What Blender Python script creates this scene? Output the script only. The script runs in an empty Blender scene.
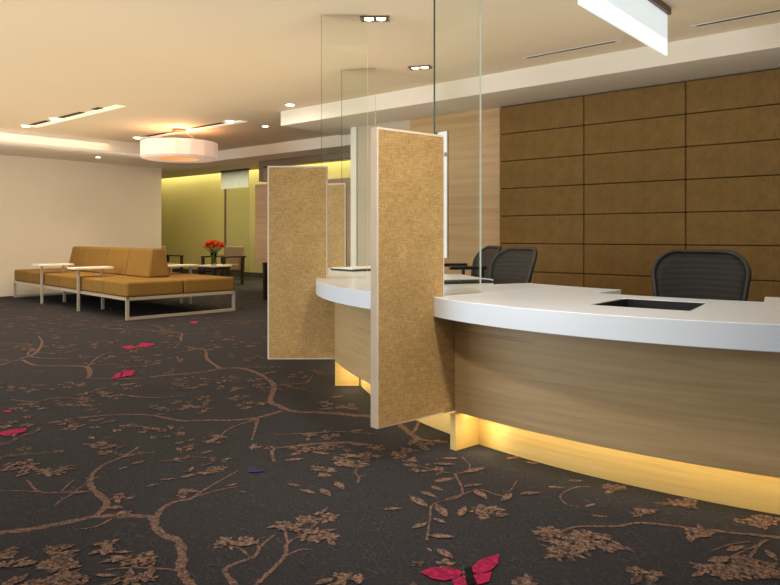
import bpy, bmesh, math, random
from mathutils import Vector, Matrix
random.seed(11)
scene = bpy.context.scene
COL = scene.collection
R = math.radians

# ------------------------------------------------------------------ materials
def new_mat(name):
    m = bpy.data.materials.new(name); m.use_nodes = True
    nt = m.node_tree; nt.nodes.clear()
    out = nt.nodes.new('ShaderNodeOutputMaterial')
    b = nt.nodes.new('ShaderNodeBsdfPrincipled')
    nt.links.new(b.outputs[0], out.inputs[0])
    return m, nt, b, out
def nd(nt, t, **kw):
    n = nt.nodes.new(t)
    for k, v in kw.items(): setattr(n, k, v)
    return n
def coords(nt, scale=(1, 1, 1), rot=(0, 0, 0), kind='Object'):
    tc = nd(nt, 'ShaderNodeTexCoord'); mp = nd(nt, 'ShaderNodeMapping')
    mp.inputs['Scale'].default_value = scale; mp.inputs['Rotation'].default_value = rot
    nt.links.new(tc.outputs[kind], mp.inputs[0]); return mp.outputs[0]
def noise(nt, vec, scale, detail=3, rough=.6, dist=0):
    n = nd(nt, 'ShaderNodeTexNoise'); n.inputs['Scale'].default_value = scale
    n.inputs['Detail'].default_value = detail; n.inputs['Roughness'].default_value = rough
    n.inputs['Distortion'].default_value = dist
    nt.links.new(vec, n.inputs['Vector']); return n.outputs['Fac']
def ramp(nt, fac, stops):
    r = nd(nt, 'ShaderNodeValToRGB'); els = r.color_ramp.elements
    while len(els) < len(stops): els.new(.5)
    for e, (p, c) in zip(els, stops): e.position = p; e.color = (*c, 1)
    nt.links.new(fac, r.inputs[0]); return r.outputs[0]
def mixc(nt, fac, a, b, mode='MIX'):
    m = nd(nt, 'ShaderNodeMix', data_type='RGBA', blend_type=mode)
    for s, v in ((0, fac), (6, a), (7, b)):
        if hasattr(v, 'links') or hasattr(v, 'is_linked'): nt.links.new(v, m.inputs[s])
        else: m.inputs[s].default_value = v if s == 0 else (*v, 1)
    return m.outputs[2]
def bump(nt, b, h, strength=.2, dist=.01):
    n = nd(nt, 'ShaderNodeBump'); n.inputs['Strength'].default_value = strength; n.inputs['Distance'].default_value = dist
    nt.links.new(h, n.inputs['Height']); nt.links.new(n.outputs[0], b.inputs['Normal'])
def srgb(r, g, b):
    f = lambda c: c/255/12.92 if c/255 <= .04045 else ((c/255+.055)/1.055)**2.4
    return (f(r), f(g), f(b))
def plain(name, rgb, rough=.5, metal=0, var=.06, scale=6, spec=.5):
    m, nt, b, o = new_mat(name)
    v = noise(nt, coords(nt), scale)
    c = ramp(nt, v, [(.3, tuple(x*(1-var) for x in rgb)), (.7, tuple(min(1, x*(1+var)) for x in rgb))])
    nt.links.new(c, b.inputs['Base Color'])
    b.inputs['Roughness'].default_value = rough; b.inputs['Metallic'].default_value = metal
    b.inputs['Specular IOR Level'].default_value = spec
    return m
def weave(name, rgb, scale=260, contrast=.28, blotch=.14):
    """woven upholstery: fine crossed threads over slightly mottled colour"""
    m, nt, b, o = new_mat(name)
    v1 = noise(nt, coords(nt, (1, 1, .12)), scale, 2)
    v2 = noise(nt, coords(nt, (.12, .12, 1)), scale, 2)
    v3 = noise(nt, coords(nt), 9, 4)
    ad = nd(nt, 'ShaderNodeMath', operation='ADD'); nt.links.new(v1, ad.inputs[0]); nt.links.new(v2, ad.inputs[1])
    hf = nd(nt, 'ShaderNodeMath', operation='MULTIPLY'); nt.links.new(ad.outputs[0], hf.inputs[0]); hf.inputs[1].default_value = .5
    c = ramp(nt, hf.outputs[0], [(.36, tuple(x*(1-contrast) for x in rgb)), (.64, tuple(min(1, x*(1+contrast)) for x in rgb))])
    c2 = ramp(nt, v3, [(.3, (1-blotch,)*3), (.7, (1+blotch,)*3)])
    nt.links.new(mixc(nt, 1.0, c, c2, 'MULTIPLY'), b.inputs['Base Color'])
    b.inputs['Roughness'].default_value = .9; b.inputs['Specular IOR Level'].default_value = .15
    bump(nt, b, hf.outputs[0], .25, .002)
    return m
def wood(name, dark, light, scale=(.7, .7, 16), rough=.4, streak=.35):
    """veneer with long horizontal grain"""
    m, nt, b, o = new_mat(name)
    v = noise(nt, coords(nt, scale), 2.2, 6, .62, .5)
    s = noise(nt, coords(nt, (.45, .45, 9)), 1.6, 3, .5, .9)
    c = ramp(nt, v, [(.3, dark), (.72, light)])
    c2 = ramp(nt, s, [(.24, (1-streak,)*3), (.36, (1, 1, 1)), (.9, (1, 1, 1))])
    nt.links.new(mixc(nt, 1.0, c, c2, 'MULTIPLY'), b.inputs['Base Color'])
    b.inputs['Roughness'].default_value = rough; b.inputs['Specular IOR Level'].default_value = .35
    return m
def emit(name, rgb, strength, base=None):
    m, nt, b, o = new_mat(name)
    v = noise(nt, coords(nt), 3)
    c = ramp(nt, v, [(.2, tuple(x*.96 for x in rgb)), (.8, rgb)])
    nt.links.new(c, b.inputs['Emission Color']); b.inputs['Emission Strength'].default_value = strength
    b.inputs['Base Color'].default_value = (*(base or rgb), 1); b.inputs['Roughness'].default_value = .6
    return m
def glass(name, tint, refl=1.0):
    m, nt, b, o = new_mat(name); nt.nodes.remove(b)
    tr = nd(nt, 'ShaderNodeBsdfTransparent'); gl = nd(nt, 'ShaderNodeBsdfGlossy'); mx = nd(nt, 'ShaderNodeMixShader')
    v = noise(nt, coords(nt), 1.5)
    nt.links.new(ramp(nt, v, [(.2, tint), (.8, tuple(min(1, x*1.01) for x in tint))]), tr.inputs[0])
    gl.inputs['Roughness'].default_value = 0.0; gl.inputs[0].default_value = (.93, 1, .97, 1)
    fr = nd(nt, 'ShaderNodeFresnel'); fr.inputs[0].default_value = 1.45
    ml = nd(nt, 'ShaderNodeMath', operation='MULTIPLY'); ml.inputs[1].default_value = refl
    nt.links.new(fr.outputs[0], ml.inputs[0])
    nt.links.new(ml.outputs[0], mx.inputs[0]); nt.links.new(tr.outputs[0], mx.inputs[1]); nt.links.new(gl.outputs[0], mx.inputs[2])
    nt.links.new(mx.outputs[0], o.inputs[0])
    return m

def carpet_base(nt):
    """charcoal pile with a faint tone-on-tone leaf scroll"""
    vec = coords(nt)
    ds = noise(nt, vec, 9, 2)
    wv = nd(nt, 'ShaderNodeTexVoronoi', feature='DISTANCE_TO_EDGE'); wv.inputs['Scale'].default_value = 26
    wv.inputs['Randomness'].default_value = 1
    mp = nd(nt, 'ShaderNodeVectorMath', operation='MULTIPLY'); mp.inputs[1].default_value = (1, 1.9, 1)
    ad = nd(nt, 'ShaderNodeVectorMath', operation='ADD'); nt.links.new(vec, mp.inputs[0]); nt.links.new(mp.outputs[0], ad.inputs[0])
    sc = nd(nt, 'ShaderNodeVectorMath', operation='SCALE'); sc.inputs['Scale'].default_value = .28
    nz = nd(nt, 'ShaderNodeTexNoise'); nz.inputs['Scale'].default_value = 7; nt.links.new(vec, nz.inputs['Vector'])
    nt.links.new(nz.outputs['Color'], sc.inputs[0]); nt.links.new(sc.outputs[0], ad.inputs[1])
    nt.links.new(ad.outputs[0], wv.inputs['Vector'])
    c = ramp(nt, wv.outputs['Distance'], [(.0, CARPET_HI), (.09, CARPET_LO), (.5, CARPET_MID)])
    pile = noise(nt, vec, 420, 2)
    c2 = ramp(nt, pile, [(.3, (.72, .72, .72)), (.7, (1.28, 1.28, 1.28))])
    return mixc(nt, 1.0, c, c2, 'MULTIPLY'), pile
CARPET_HI, CARPET_MID, CARPET_LO = srgb(63, 62, 66), srgb(55, 54, 57), srgb(44, 43, 46)
def carpet_mat(name, yarn=None, dark=None, keep=.5):
    m, nt, b, o = new_mat(name)
    base, pile = carpet_base(nt)
    if yarn:
        v = noise(nt, coords(nt), 48, 4, .75)
        y = ramp(nt, v, [(.38, dark), (.60, yarn)])
        w = noise(nt, coords(nt), 120, 3, .7)
        k = ramp(nt, w, [(keep-.12, (0, 0, 0)), (keep, (1, 1, 1))])
        base = mixc(nt, k, base, y)
    nt.links.new(base, b.inputs['Base Color'])
    b.inputs['Roughness'].default_value = .95; b.inputs['Specular IOR Level'].default_value = .08
    bump(nt, b, pile, .3, .003)
    return m

M = {}
M['carpet'] = carpet_mat('charcoal carpet pile')
M['branch'] = carpet_mat('brown branch yarn', srgb(128, 99, 88), srgb(74, 61, 57), .47)
M['leaf'] = carpet_mat('tan leaf yarn', srgb(142, 112, 97), srgb(72, 60, 56), .49)
M['faint'] = carpet_mat('faint blossom yarn', srgb(108, 86, 77), srgb(76, 65, 61), .52)
M['magenta'] = carpet_mat('magenta butterfly yarn', srgb(172, 38, 82), srgb(118, 28, 60), .36)
M['violet'] = carpet_mat('violet butterfly yarn', srgb(76, 56, 110), srgb(48, 40, 66), .42)
M['bodydark'] = carpet_mat('dark butterfly yarn', srgb(34, 26, 28), srgb(24, 20, 20), .3)
M['ceiling'] = plain('warm white ceiling paint', (.78, .68, .52), .8, var=.015, scale=.6, spec=.2)
M['soffit'] = plain('white soffit paint', (.84, .79, .70), .8, var=.015, scale=.6, spec=.2)
M['cream'] = plain('cream wall paint', (.74, .64, .51), .8, var=.03, scale=.8, spec=.2)
M['beige'] = plain('beige wall paint', (.56, .48, .36), .8, var=.03, scale=.8, spec=.2)
M['frost_far'] = plain('matt frosted acrylic', (.42, .46, .44), .5)
M['pier'] = wood('pale pier veneer', (.80, .66, .42), (.88, .76, .52), (.6, .6, 18), .5, .1)
M['white'] = plain('white paint', (.84, .82, .78), .5, var=.02)
M['green'] = plain('olive green back painted glass', (.52, .44, .17), .25, var=.06, scale=.8)
M['panel'] = weave('golden brown wall fabric', (.220, .130, .044), 320, .22, .10)
M['panel_gap'] = plain('dark panel joint', (.09, .045, .012), .9)
M['screen'] = weave('woven straw fabric', (.52, .340, .142), 230, .27, .08)
M['trim'] = plain('pale satin edge trim', (.82, .76, .66), .35, var=.03)
M['taupe'] = plain('taupe edge laminate', (.42, .33, .23), .5)
M['veneer'] = wood('pale maple veneer', (.40, .265, .120), (.52, .365, .19))
M['veneer_wall'] = wood('honey maple wall veneer', (.46, .29, .125), (.58, .40, .20), (.35, .35, 7), .4, .22)
M['veneer_pink'] = wood('pinkish maple veneer', (.62, .40, .22), (.74, .52, .31), (.5, .5, 8), .5, .15)
M['kick'] = wood('honey kick veneer', (.56, .385, .13), (.68, .49, .19), (.6, .6, 18), .5, .12)
M['worktop'] = plain('white solid surface', (.70, .76, .84), .22, var=.012, scale=3)
M['tray'] = plain('black recess lining', (.006, .006, .008), .6)
M['mustard'] = weave('mustard upholstery', (.245, .135, .033), 300, .12, .05)
M['steel'] = plain('brushed steel', (.62, .54, .43), .35, .45, .05, 30)
M['table'] = plain('off white laminate', (.85, .79, .66), .4, var=.02)
M['darkwood'] = wood('dark espresso wood', (.016, .010, .007), (.04, .024, .016), (9, 9, 1), .35, .1)
M['taupe_fabric'] = weave('taupe upholstery', (.23, .165, .10), 300, .14, .05)
M['brownmetal'] = plain('brown anodised metal', (.16, .10, .065), .45, .3)
M['greybrown'] = plain('grey brown header laminate', (.24, .18, .12), .6)
M['black'] = plain('black plastic', (.006, .0065, .008), .45)
M['frost'] = emit('frosted white acrylic', (.80, .93, 1.0), .60, (.75, .80, .82))  # glow added to keep the sign panel bright; it is no lamp
M['slotdark'] = plain('dark slot', (.05, .035, .02), .8)
M['vent'] = plain('grey vent slot', (.16, .14, .11), .6)
M['lampglow'] = emit('lamp glow', (1.0, .86, .66), 14)
M['ledglow'] = emit('led strip glow', (1.0, .82, .44), 16)
M['slotglow'] = emit('slot reflector glow', (1.0, .90, .72), .45, (.9, .85, .75))
M['shade'] = emit('pleated pendant fabric', (1.0, .68, .50), .34, (.72, .56, .47))
M['shade_in'] = emit('pendant inner glow', (1.0, .42, .12), .55, (.7, .4, .2))
M['daylight'] = emit('daylit frosted pane', (.86, .93, 1.0), .45, (.8, .84, .86))  # glow standing in for a bright reflection in the glass
M['glass'] = glass('clear glass with green cast', (.972, .985, .965), .9)
M['glass_far'] = glass('pale green glass', (.90, .92, .86), 1.0)
M['glass_edge'] = plain('deep green glass edge', (.012, .05, .032), .15)
M['glass_lite'] = plain('pale green glass edge', (.62, .70, .62), .2)
M['flower'] = plain('orange red petals', (.82, .15, .018), .6, var=.35, scale=25)
M['stem'] = plain('green stems', (.12, .17, .03), .6)
M['vase'] = glass('vase glass', (.70, .76, .50), 1.0)
def mesh_fabric():
    m, nt, b, o = new_mat('black chair mesh')
    wv = nd(nt, 'ShaderNodeTexWave', wave_type='RINGS', rings_direction='SPHERICAL'); wv.inputs['Scale'].default_value = 9
    wv.inputs['Distortion'].default_value = 1.2; wv.inputs['Detail'].default_value = 1
    nt.links.new(coords(nt), wv.inputs['Vector'])
    nt.links.new(ramp(nt, wv.outputs['Fac'], [(.2, (.003, .003, .0035)), (.8, (.012, .0105, .009))]), b.inputs['Base Color'])
    b.inputs['Roughness'].default_value = .7
    return m
M['mesh'] = mesh_fabric()

# ------------------------------------------------------------------ mesh helpers
class MB:
    """collects faces, then links them as one mesh object"""
    def __init__(s): s.v = []; s.f = []; s.m = []; s.cur = 0
    def add(s, vs, fs, mi=None):
        o = len(s.v); s.v += [tuple(p) for p in vs]
        for f in fs: s.f.append(tuple(i+o for i in f)); s.m.append(s.cur if mi is None else mi)
    def box(s, x0, y0, z0, x1, y1, z1, mi=None):
        vs = [(x, y, z) for z in (z0, z1) for x, y in ((x0, y0), (x1, y0), (x1, y1), (x0, y1))]
        s.add(vs, [(3, 2, 1, 0), (4, 5, 6, 7), (0, 1, 5, 4), (1, 2, 6, 5), (2, 3, 7, 6), (3, 0, 4, 7)], mi)
    def prism(s, poly, fr, to, mi=None, side=None):
        """poly: 2-D points counter-clockwise; fr/to map a point to 3-D on the two ends"""
        n = len(poly); vs = [fr(p) for p in poly]+[to(p) for p in poly]
        s.add(vs, [tuple(range(n))[::-1], tuple(range(n, 2*n))], mi)
        o = len(s.v)-2*n
        for i in range(n):
            j = (i+1) % n
            s.f.append((o+i, o+j, o+n+j, o+n+i)); s.m.append(s.cur if (side if side is not None else mi) is None else (side if side is not None else mi))
    def tube(s, pts, r, n=10, mi=None, closed=False):
        pts = [Vector(p) for p in pts]; rings = []; k = len(pts)
        rr = r if isinstance(r, (list, tuple)) else [r]*k
        prev = None
        for i, p in enumerate(pts):
            a = pts[i-1] if (i or closed) else p; b = pts[(i+1) % k] if (i < k-1 or closed) else p
            d = (b-a).normalized()
            if prev is None: u = d.orthogonal().normalized()
            else: u = (prev-d*prev.dot(d)).normalized()
            prev = u; w = d.cross(u)
            rings.append([p+(u*math.cos(2*math.pi*j/n)+w*math.sin(2*math.pi*j/n))*rr[i] for j in range(n)])
        vs = [q for rg in rings for q in rg]; fs = []
        for i in range(k if closed else k-1):
            a = i*n; b = ((i+1) % k)*n
            for j in range(n): fs.append((a+j, a+(j+1) % n, b+(j+1) % n, b+j))
        if not closed: fs += [tuple(range(n))[::-1], tuple(range((k-1)*n, k*n))]
        s.add(vs, fs, mi)
    def lathe(s, prof, cx=0, cy=0, n=32, mi=None, cap=True):
        vs = [(cx+r*math.cos(2*math.pi*j/n), cy+r*math.sin(2*math.pi*j/n), z) for r, z in prof for j in range(n)]
        fs = [(i*n+j, i*n+(j+1) % n, (i+1)*n+(j+1) % n, (i+1)*n+j) for i in range(len(prof)-1) for j in range(n)]
        if cap: fs += [tuple(range(n))[::-1], tuple(range((len(prof)-1)*n, len(prof)*n))]
        s.add(vs, fs, mi)
    def build(s, name, mats, parent=None, bevel=0, smooth=False, seg=2, loc=None):
        me = bpy.data.meshes.new(name); me.from_pydata(s.v, [], s.f)
        if not isinstance(mats, (list, tuple)): mats = [mats]
        for m in mats: me.materials.append(m)
        for p, mi in zip(me.polygons, s.m): p.material_index = mi; p.use_smooth = smooth
        bm = bmesh.new(); bm.from_mesh(me); bmesh.ops.recalc_face_normals(bm, faces=bm.faces); bm.to_mesh(me); bm.free()
        me.update()
        o = bpy.data.objects.new(name, me); COL.objects.link(o)
        if parent: o.parent = parent
        if loc: o.location = loc
        if bevel:
            b = o.modifiers.new('bevel', 'BEVEL'); b.width = bevel; b.segments = seg; b.limit_method = 'ANGLE'; b.angle_limit = R(40)
            if smooth: b.harden_normals = False
        return o
def tag(o, label=None, cat=None, group=None, kind=None):
    for k, v in (('label', label), ('category', cat), ('group', group), ('kind', kind)):
        if v: o[k] = v
    return o
def thing(name, label, cat, loc=(0, 0, 0), rz=0, group=None):
    o = bpy.data.objects.new(name, None); COL.objects.link(o); o.empty_display_size = .1
    o.location = loc; o.rotation_euler = (0, 0, rz)
    return tag(o, label, cat, group)
def dup(root, loc, rz, label, group=None):
    r = root.copy(); COL.objects.link(r); r.location = loc; r.rotation_euler = (0, 0, rz); r['label'] = label
    if group: r['group'] = group
    for ch in list(root.children):
        c = ch.copy(); COL.objects.link(c); c.parent = r
        for g in list(ch.children):
            d = g.copy(); COL.objects.link(d); d.parent = c
    return r
def struct(o): o['kind'] = 'structure'; return o
def boxo(name, b, m, parent=None, bevel=0):
    mb = MB(); mb.box(*b); return mb.build(name, m, parent, bevel)

# ------------------------------------------------------------------ the room shell (metres; camera stands at the origin)
CZ, SZ = 2.64, 2.46            # ceiling and soffit heights
WY = 6.44                      # plane of the long fabric and veneer wall
# carpet motif: boughs (widths, points), leaves, blossom clusters, butterflies - metres on the floor
BR=[
 (0.036,0.03,[(-2.666, 0.886), (-2.634, 0.956), (-2.583, 1.037), (-2.548, 1.128), (-2.511, 1.242), (-2.425, 1.327), (-2.339, 1.376), (-2.259, 1.34), (-2.164, 1.323), (-2.094, 1.331), (-1.986, 1.277), (-1.906, 1.221), (-1.803, 1.187), (-1.707, 1.157)]),
 (0.03,0.012,[(-2.511, 1.242), (-2.606, 1.338), (-2.809, 1.376), (-2.941, 1.436), (-3.052, 1.547), (-3.086, 1.648), (-3.174, 1.795)]),
 (0.013,0.01,[(-2.777, 1.352), (-2.835, 1.296), (-2.929, 1.216), (-3.116, 1.239)]),
 (0.007,0.006,[(-2.929, 1.216), (-3.004, 1.167), (-3.083, 1.1)]),
 (0.01,0.006,[(-2.871, 1.28), (-2.921, 1.327), (-2.961, 1.371)]),
 (0.024,0.008,[(-2.314, 1.373), (-2.387, 1.446), (-2.41, 1.518), (-2.391, 1.574), (-2.422, 1.646), (-2.465, 1.76), (-2.511, 1.901)]),
 (0.012,0.006,[(-2.398, 1.569), (-2.387, 1.69), (-2.354, 1.793)]),
 (0.006,0.014,[(-2.455, 1.14), (-2.425, 1.199), (-2.445, 1.274)]),
 (0.022,0.008,[(-1.654, 1.26), (-1.776, 1.298), (-1.808, 1.33), (-1.804, 1.386), (-1.802, 1.433), (-1.848, 1.5), (-1.878, 1.587)]),
 (0.01,0.005,[(-1.809, 1.418), (-1.881, 1.432), (-1.931, 1.42)]),
 (0.01,0.005,[(-1.835, 1.472), (-1.889, 1.515), (-1.886, 1.548)]),
 (0.02,0.006,[(-1.632, 1.279), (-1.655, 1.328), (-1.686, 1.408), (-1.727, 1.497), (-1.792, 1.567), (-1.8, 1.654), (-1.828, 1.729), (-1.858, 1.809)]),
 (0.01,0.005,[(-1.724, 1.499), (-1.721, 1.559), (-1.69, 1.585)]),
 (0.01,0.005,[(-1.792, 1.567), (-1.882, 1.627), (-1.935, 1.649)]),
 (0.008,0.004,[(-1.804, 1.672), (-1.765, 1.684), (-1.712, 1.707)]),
 (0.007,0.004,[(-1.824, 1.71), (-1.84, 1.776), (-1.797, 1.801)]),
 (0.007,0.004,[(-1.801, 1.631), (-1.882, 1.694), (-1.899, 1.75)]),
 (0.013,0.008,[(-1.907, 1.212), (-1.962, 1.182), (-2.041, 1.123), (-2.089, 1.066)]),
 (0.03,0.045,[(-4.682, 2.737), (-4.595, 2.936), (-4.531, 3.121), (-4.543, 3.273), (-4.393, 3.384), (-4.083, 3.313), (-3.736, 3.139), (-3.417, 2.837), (-3.274, 2.79), (-3.108, 2.758), (-2.942, 2.853), (-2.676, 2.969), (-2.561, 2.973)]),
 (0.03,0.018,[(-3.167, 2.723), (-3.156, 2.524), (-3.227, 2.394), (-3.349, 2.29), (-3.441, 2.199), (-3.674, 2.154), (-3.835, 2.035), (-3.953, 1.848)]),
 (0.02,0.01,[(-3.135, 2.514), (-2.998, 2.388), (-2.836, 2.236)]),
 (0.016,0.008,[(-3.135, 2.514), (-3.101, 2.301), (-3.0, 2.143)]),
 (0.03,0.016,[(-4.533, 3.266), (-4.991, 3.453), (-5.347, 3.683), (-5.516, 3.684), (-5.732, 3.728)]),
 (0.02,0.01,[(-3.736, 3.139), (-3.699, 3.255), (-3.639, 3.349), (-3.788, 3.562)]),
 (0.02,0.04,[(-5.99, 2.137), (-6.162, 2.397), (-5.8, 2.376), (-5.481, 2.602), (-5.209, 2.536), (-4.983, 2.411)]),
 (0.03,0.015,[(-6.212, 2.417), (-6.422, 2.63), (-7.0, 2.924), (-7.492, 3.089)]),
 (0.02,0.012,[(-4.96, 2.43), (-4.669, 2.678), (-4.643, 2.915)]),
 (0.02,0.01,[(-5.39, 2.592), (-5.833, 2.929), (-5.95, 3.101)]),
 (0.013,0.02,[(-1.139, 2.183), (-1.117, 2.255), (-1.081, 2.341), (-0.98, 2.43), (-0.92, 2.517), (-0.763, 2.592), (-0.628, 2.649), (-0.507, 2.709), (-0.449, 2.727)]),
 (0.016,0.007,[(-0.536, 2.664), (-0.548, 2.613), (-0.553, 2.475), (-0.568, 2.361), (-0.588, 2.323)]),
 (0.01,0.006,[(-0.554, 2.588), (-0.602, 2.434), (-0.621, 2.337), (-0.655, 2.266)]),
 (0.009,0.005,[(-0.58, 2.606), (-0.626, 2.537), (-0.66, 2.449)]),
 (0.036,0.03,[(-2.531, 2.999), (-2.418, 2.943), (-2.275, 2.853), (-2.165, 2.806), (-2.036, 2.857)]),
 (0.022,0.016,[(-2.275, 2.853), (-2.313, 2.944), (-2.399, 3.083)]),
 (0.01,0.009,[(-1.744, 2.501), (-1.581, 2.317), (-1.61, 2.162), (-1.533, 2.036), (-1.437, 1.889)]),
 (0.009,0.007,[(-1.603, 2.229), (-1.581, 2.317), (-1.555, 2.411), (-1.454, 2.411), (-1.457, 2.495), (-1.493, 2.607)]),
 (0.009,0.007,[(-2.051, 2.489), (-1.894, 2.477), (-1.744, 2.501), (-1.737, 2.61), (-1.853, 2.715)]),
 (0.009,0.006,[(-1.22, 2.74), (-1.264, 2.688), (-1.27, 2.568), (-1.213, 2.5), (-1.156, 2.504)]),
 (0.007,0.005,[(-1.122, 2.116), (-1.053, 2.126), (-0.995, 2.194)]),
 (0.03,0.015,[(-2.295, 2.563), (-2.414, 2.528), (-2.526, 2.41), (-2.597, 2.285), (-2.625, 2.199), (-2.482, 2.085)]),
 (0.014,0.01,[(-2.438, 2.715), (-2.59, 2.634), (-2.727, 2.469), (-2.814, 2.371)]),
 (0.02,0.012,[(-4.715, 1.77), (-4.537, 1.852), (-4.524, 2.003), (-4.271, 2.112)]),
 (0.02,0.012,[(-4.305, 2.299), (-4.077, 2.383), (-3.951, 2.563)]),
 (0.02,0.01,[(-7.194, 2.566), (-7.215, 2.709), (-6.95, 2.773)]),
]
LV=[
 (-1.727, 1.993, -1.678, 2.048),
 (-1.73, 2.163, -1.607, 2.121),
 (-1.732, 2.232, -1.64, 2.225),
 (-1.601, 2.165, -1.495, 2.092),
 (-1.466, 2.129, -1.5, 2.225),
 (-1.53, 2.051, -1.464, 2.049),
 (-1.536, 1.932, -1.523, 2.01),
 (-1.457, 1.923, -1.373, 1.974),
 (-1.373, 1.863, -1.284, 1.836),
 (-1.912, 2.626, -1.843, 2.684),
 (-1.898, 2.545, -1.813, 2.599),
 (-1.718, 2.541, -1.685, 2.654),
 (-1.625, 2.396, -1.577, 2.468),
 (-1.574, 2.395, -1.475, 2.338),
 (-1.419, 2.359, -1.431, 2.459),
 (-1.401, 2.471, -1.343, 2.548),
 (-1.757, 2.361, -1.716, 2.46),
 (-2.008, 2.451, -1.926, 2.467),
 (-1.741, 2.313, -1.663, 2.305),
 (-1.677, 2.826, -1.641, 2.894),
 (-1.591, 2.843, -1.52, 2.866),
 (-1.355, 2.625, -1.296, 2.661),
 (-1.323, 2.746, -1.27, 2.79),
 (-1.058, 2.029, -1.064, 2.06),
 (-1.404, 1.847, -1.373, 1.835),
 (-1.145, 2.526, -1.125, 2.582),
 (-1.088, 2.462, -1.039, 2.492),
 (-0.747, 2.505, -0.715, 2.554),
 (-0.722, 2.568, -0.689, 2.607),
 (-0.647, 2.789, -0.602, 2.815),
 (-0.59, 2.757, -0.554, 2.821),
 (-0.622, 2.482, -0.585, 2.562),
 (-0.589, 2.539, -0.558, 2.536),
 (-0.617, 2.299, -0.574, 2.386),
 (-0.648, 2.359, -0.608, 2.438),
 (-0.539, 2.399, -0.489, 2.35),
 (-0.495, 2.419, -0.448, 2.393),
 (-0.657, 2.223, -0.634, 2.284),
 (-0.526, 2.573, -0.475, 2.506),
 (-1.032, 2.316, -0.95, 2.313),
 (-0.946, 2.305, -0.886, 2.258),
 (-2.549, 2.669, -2.513, 2.749),
 (-3.182, 3.143, -3.146, 3.246),
 (-3.018, 2.88, -2.974, 2.981),
 (-3.079, 1.654, -3.099, 1.716),
 (-2.954, 1.631, -2.956, 1.702),
 (-2.935, 1.558, -2.938, 1.608),
 (-2.644, 1.532, -2.633, 1.586),
 (-2.676, 1.612, -2.634, 1.664),
 (-2.632, 1.682, -2.608, 1.768),
 (-2.127, 1.926, -2.044, 1.939),
 (-2.22, 1.937, -2.146, 1.954),
 (-2.071, 1.988, -1.974, 1.956),
 (-2.081, 2.086, -1.987, 2.045),
 (-2.454, 2.128, -2.404, 2.209),
 (-2.274, 2.12, -2.213, 2.154),
 (-2.265, 2.27, -2.137, 2.271),
 (-2.319, 2.358, -2.197, 2.403),
 (-2.455, 2.302, -2.355, 2.327),
 (-2.299, 1.751, -2.268, 1.762),
 (-2.39, 1.747, -2.38, 1.801),
 (-2.661, 1.387, -2.635, 1.437),
 (-2.336, 1.085, -2.33, 1.032),
 (-2.271, 1.14, -2.204, 1.149),
 (-2.161, 1.119, -2.096, 1.147),
]
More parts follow.
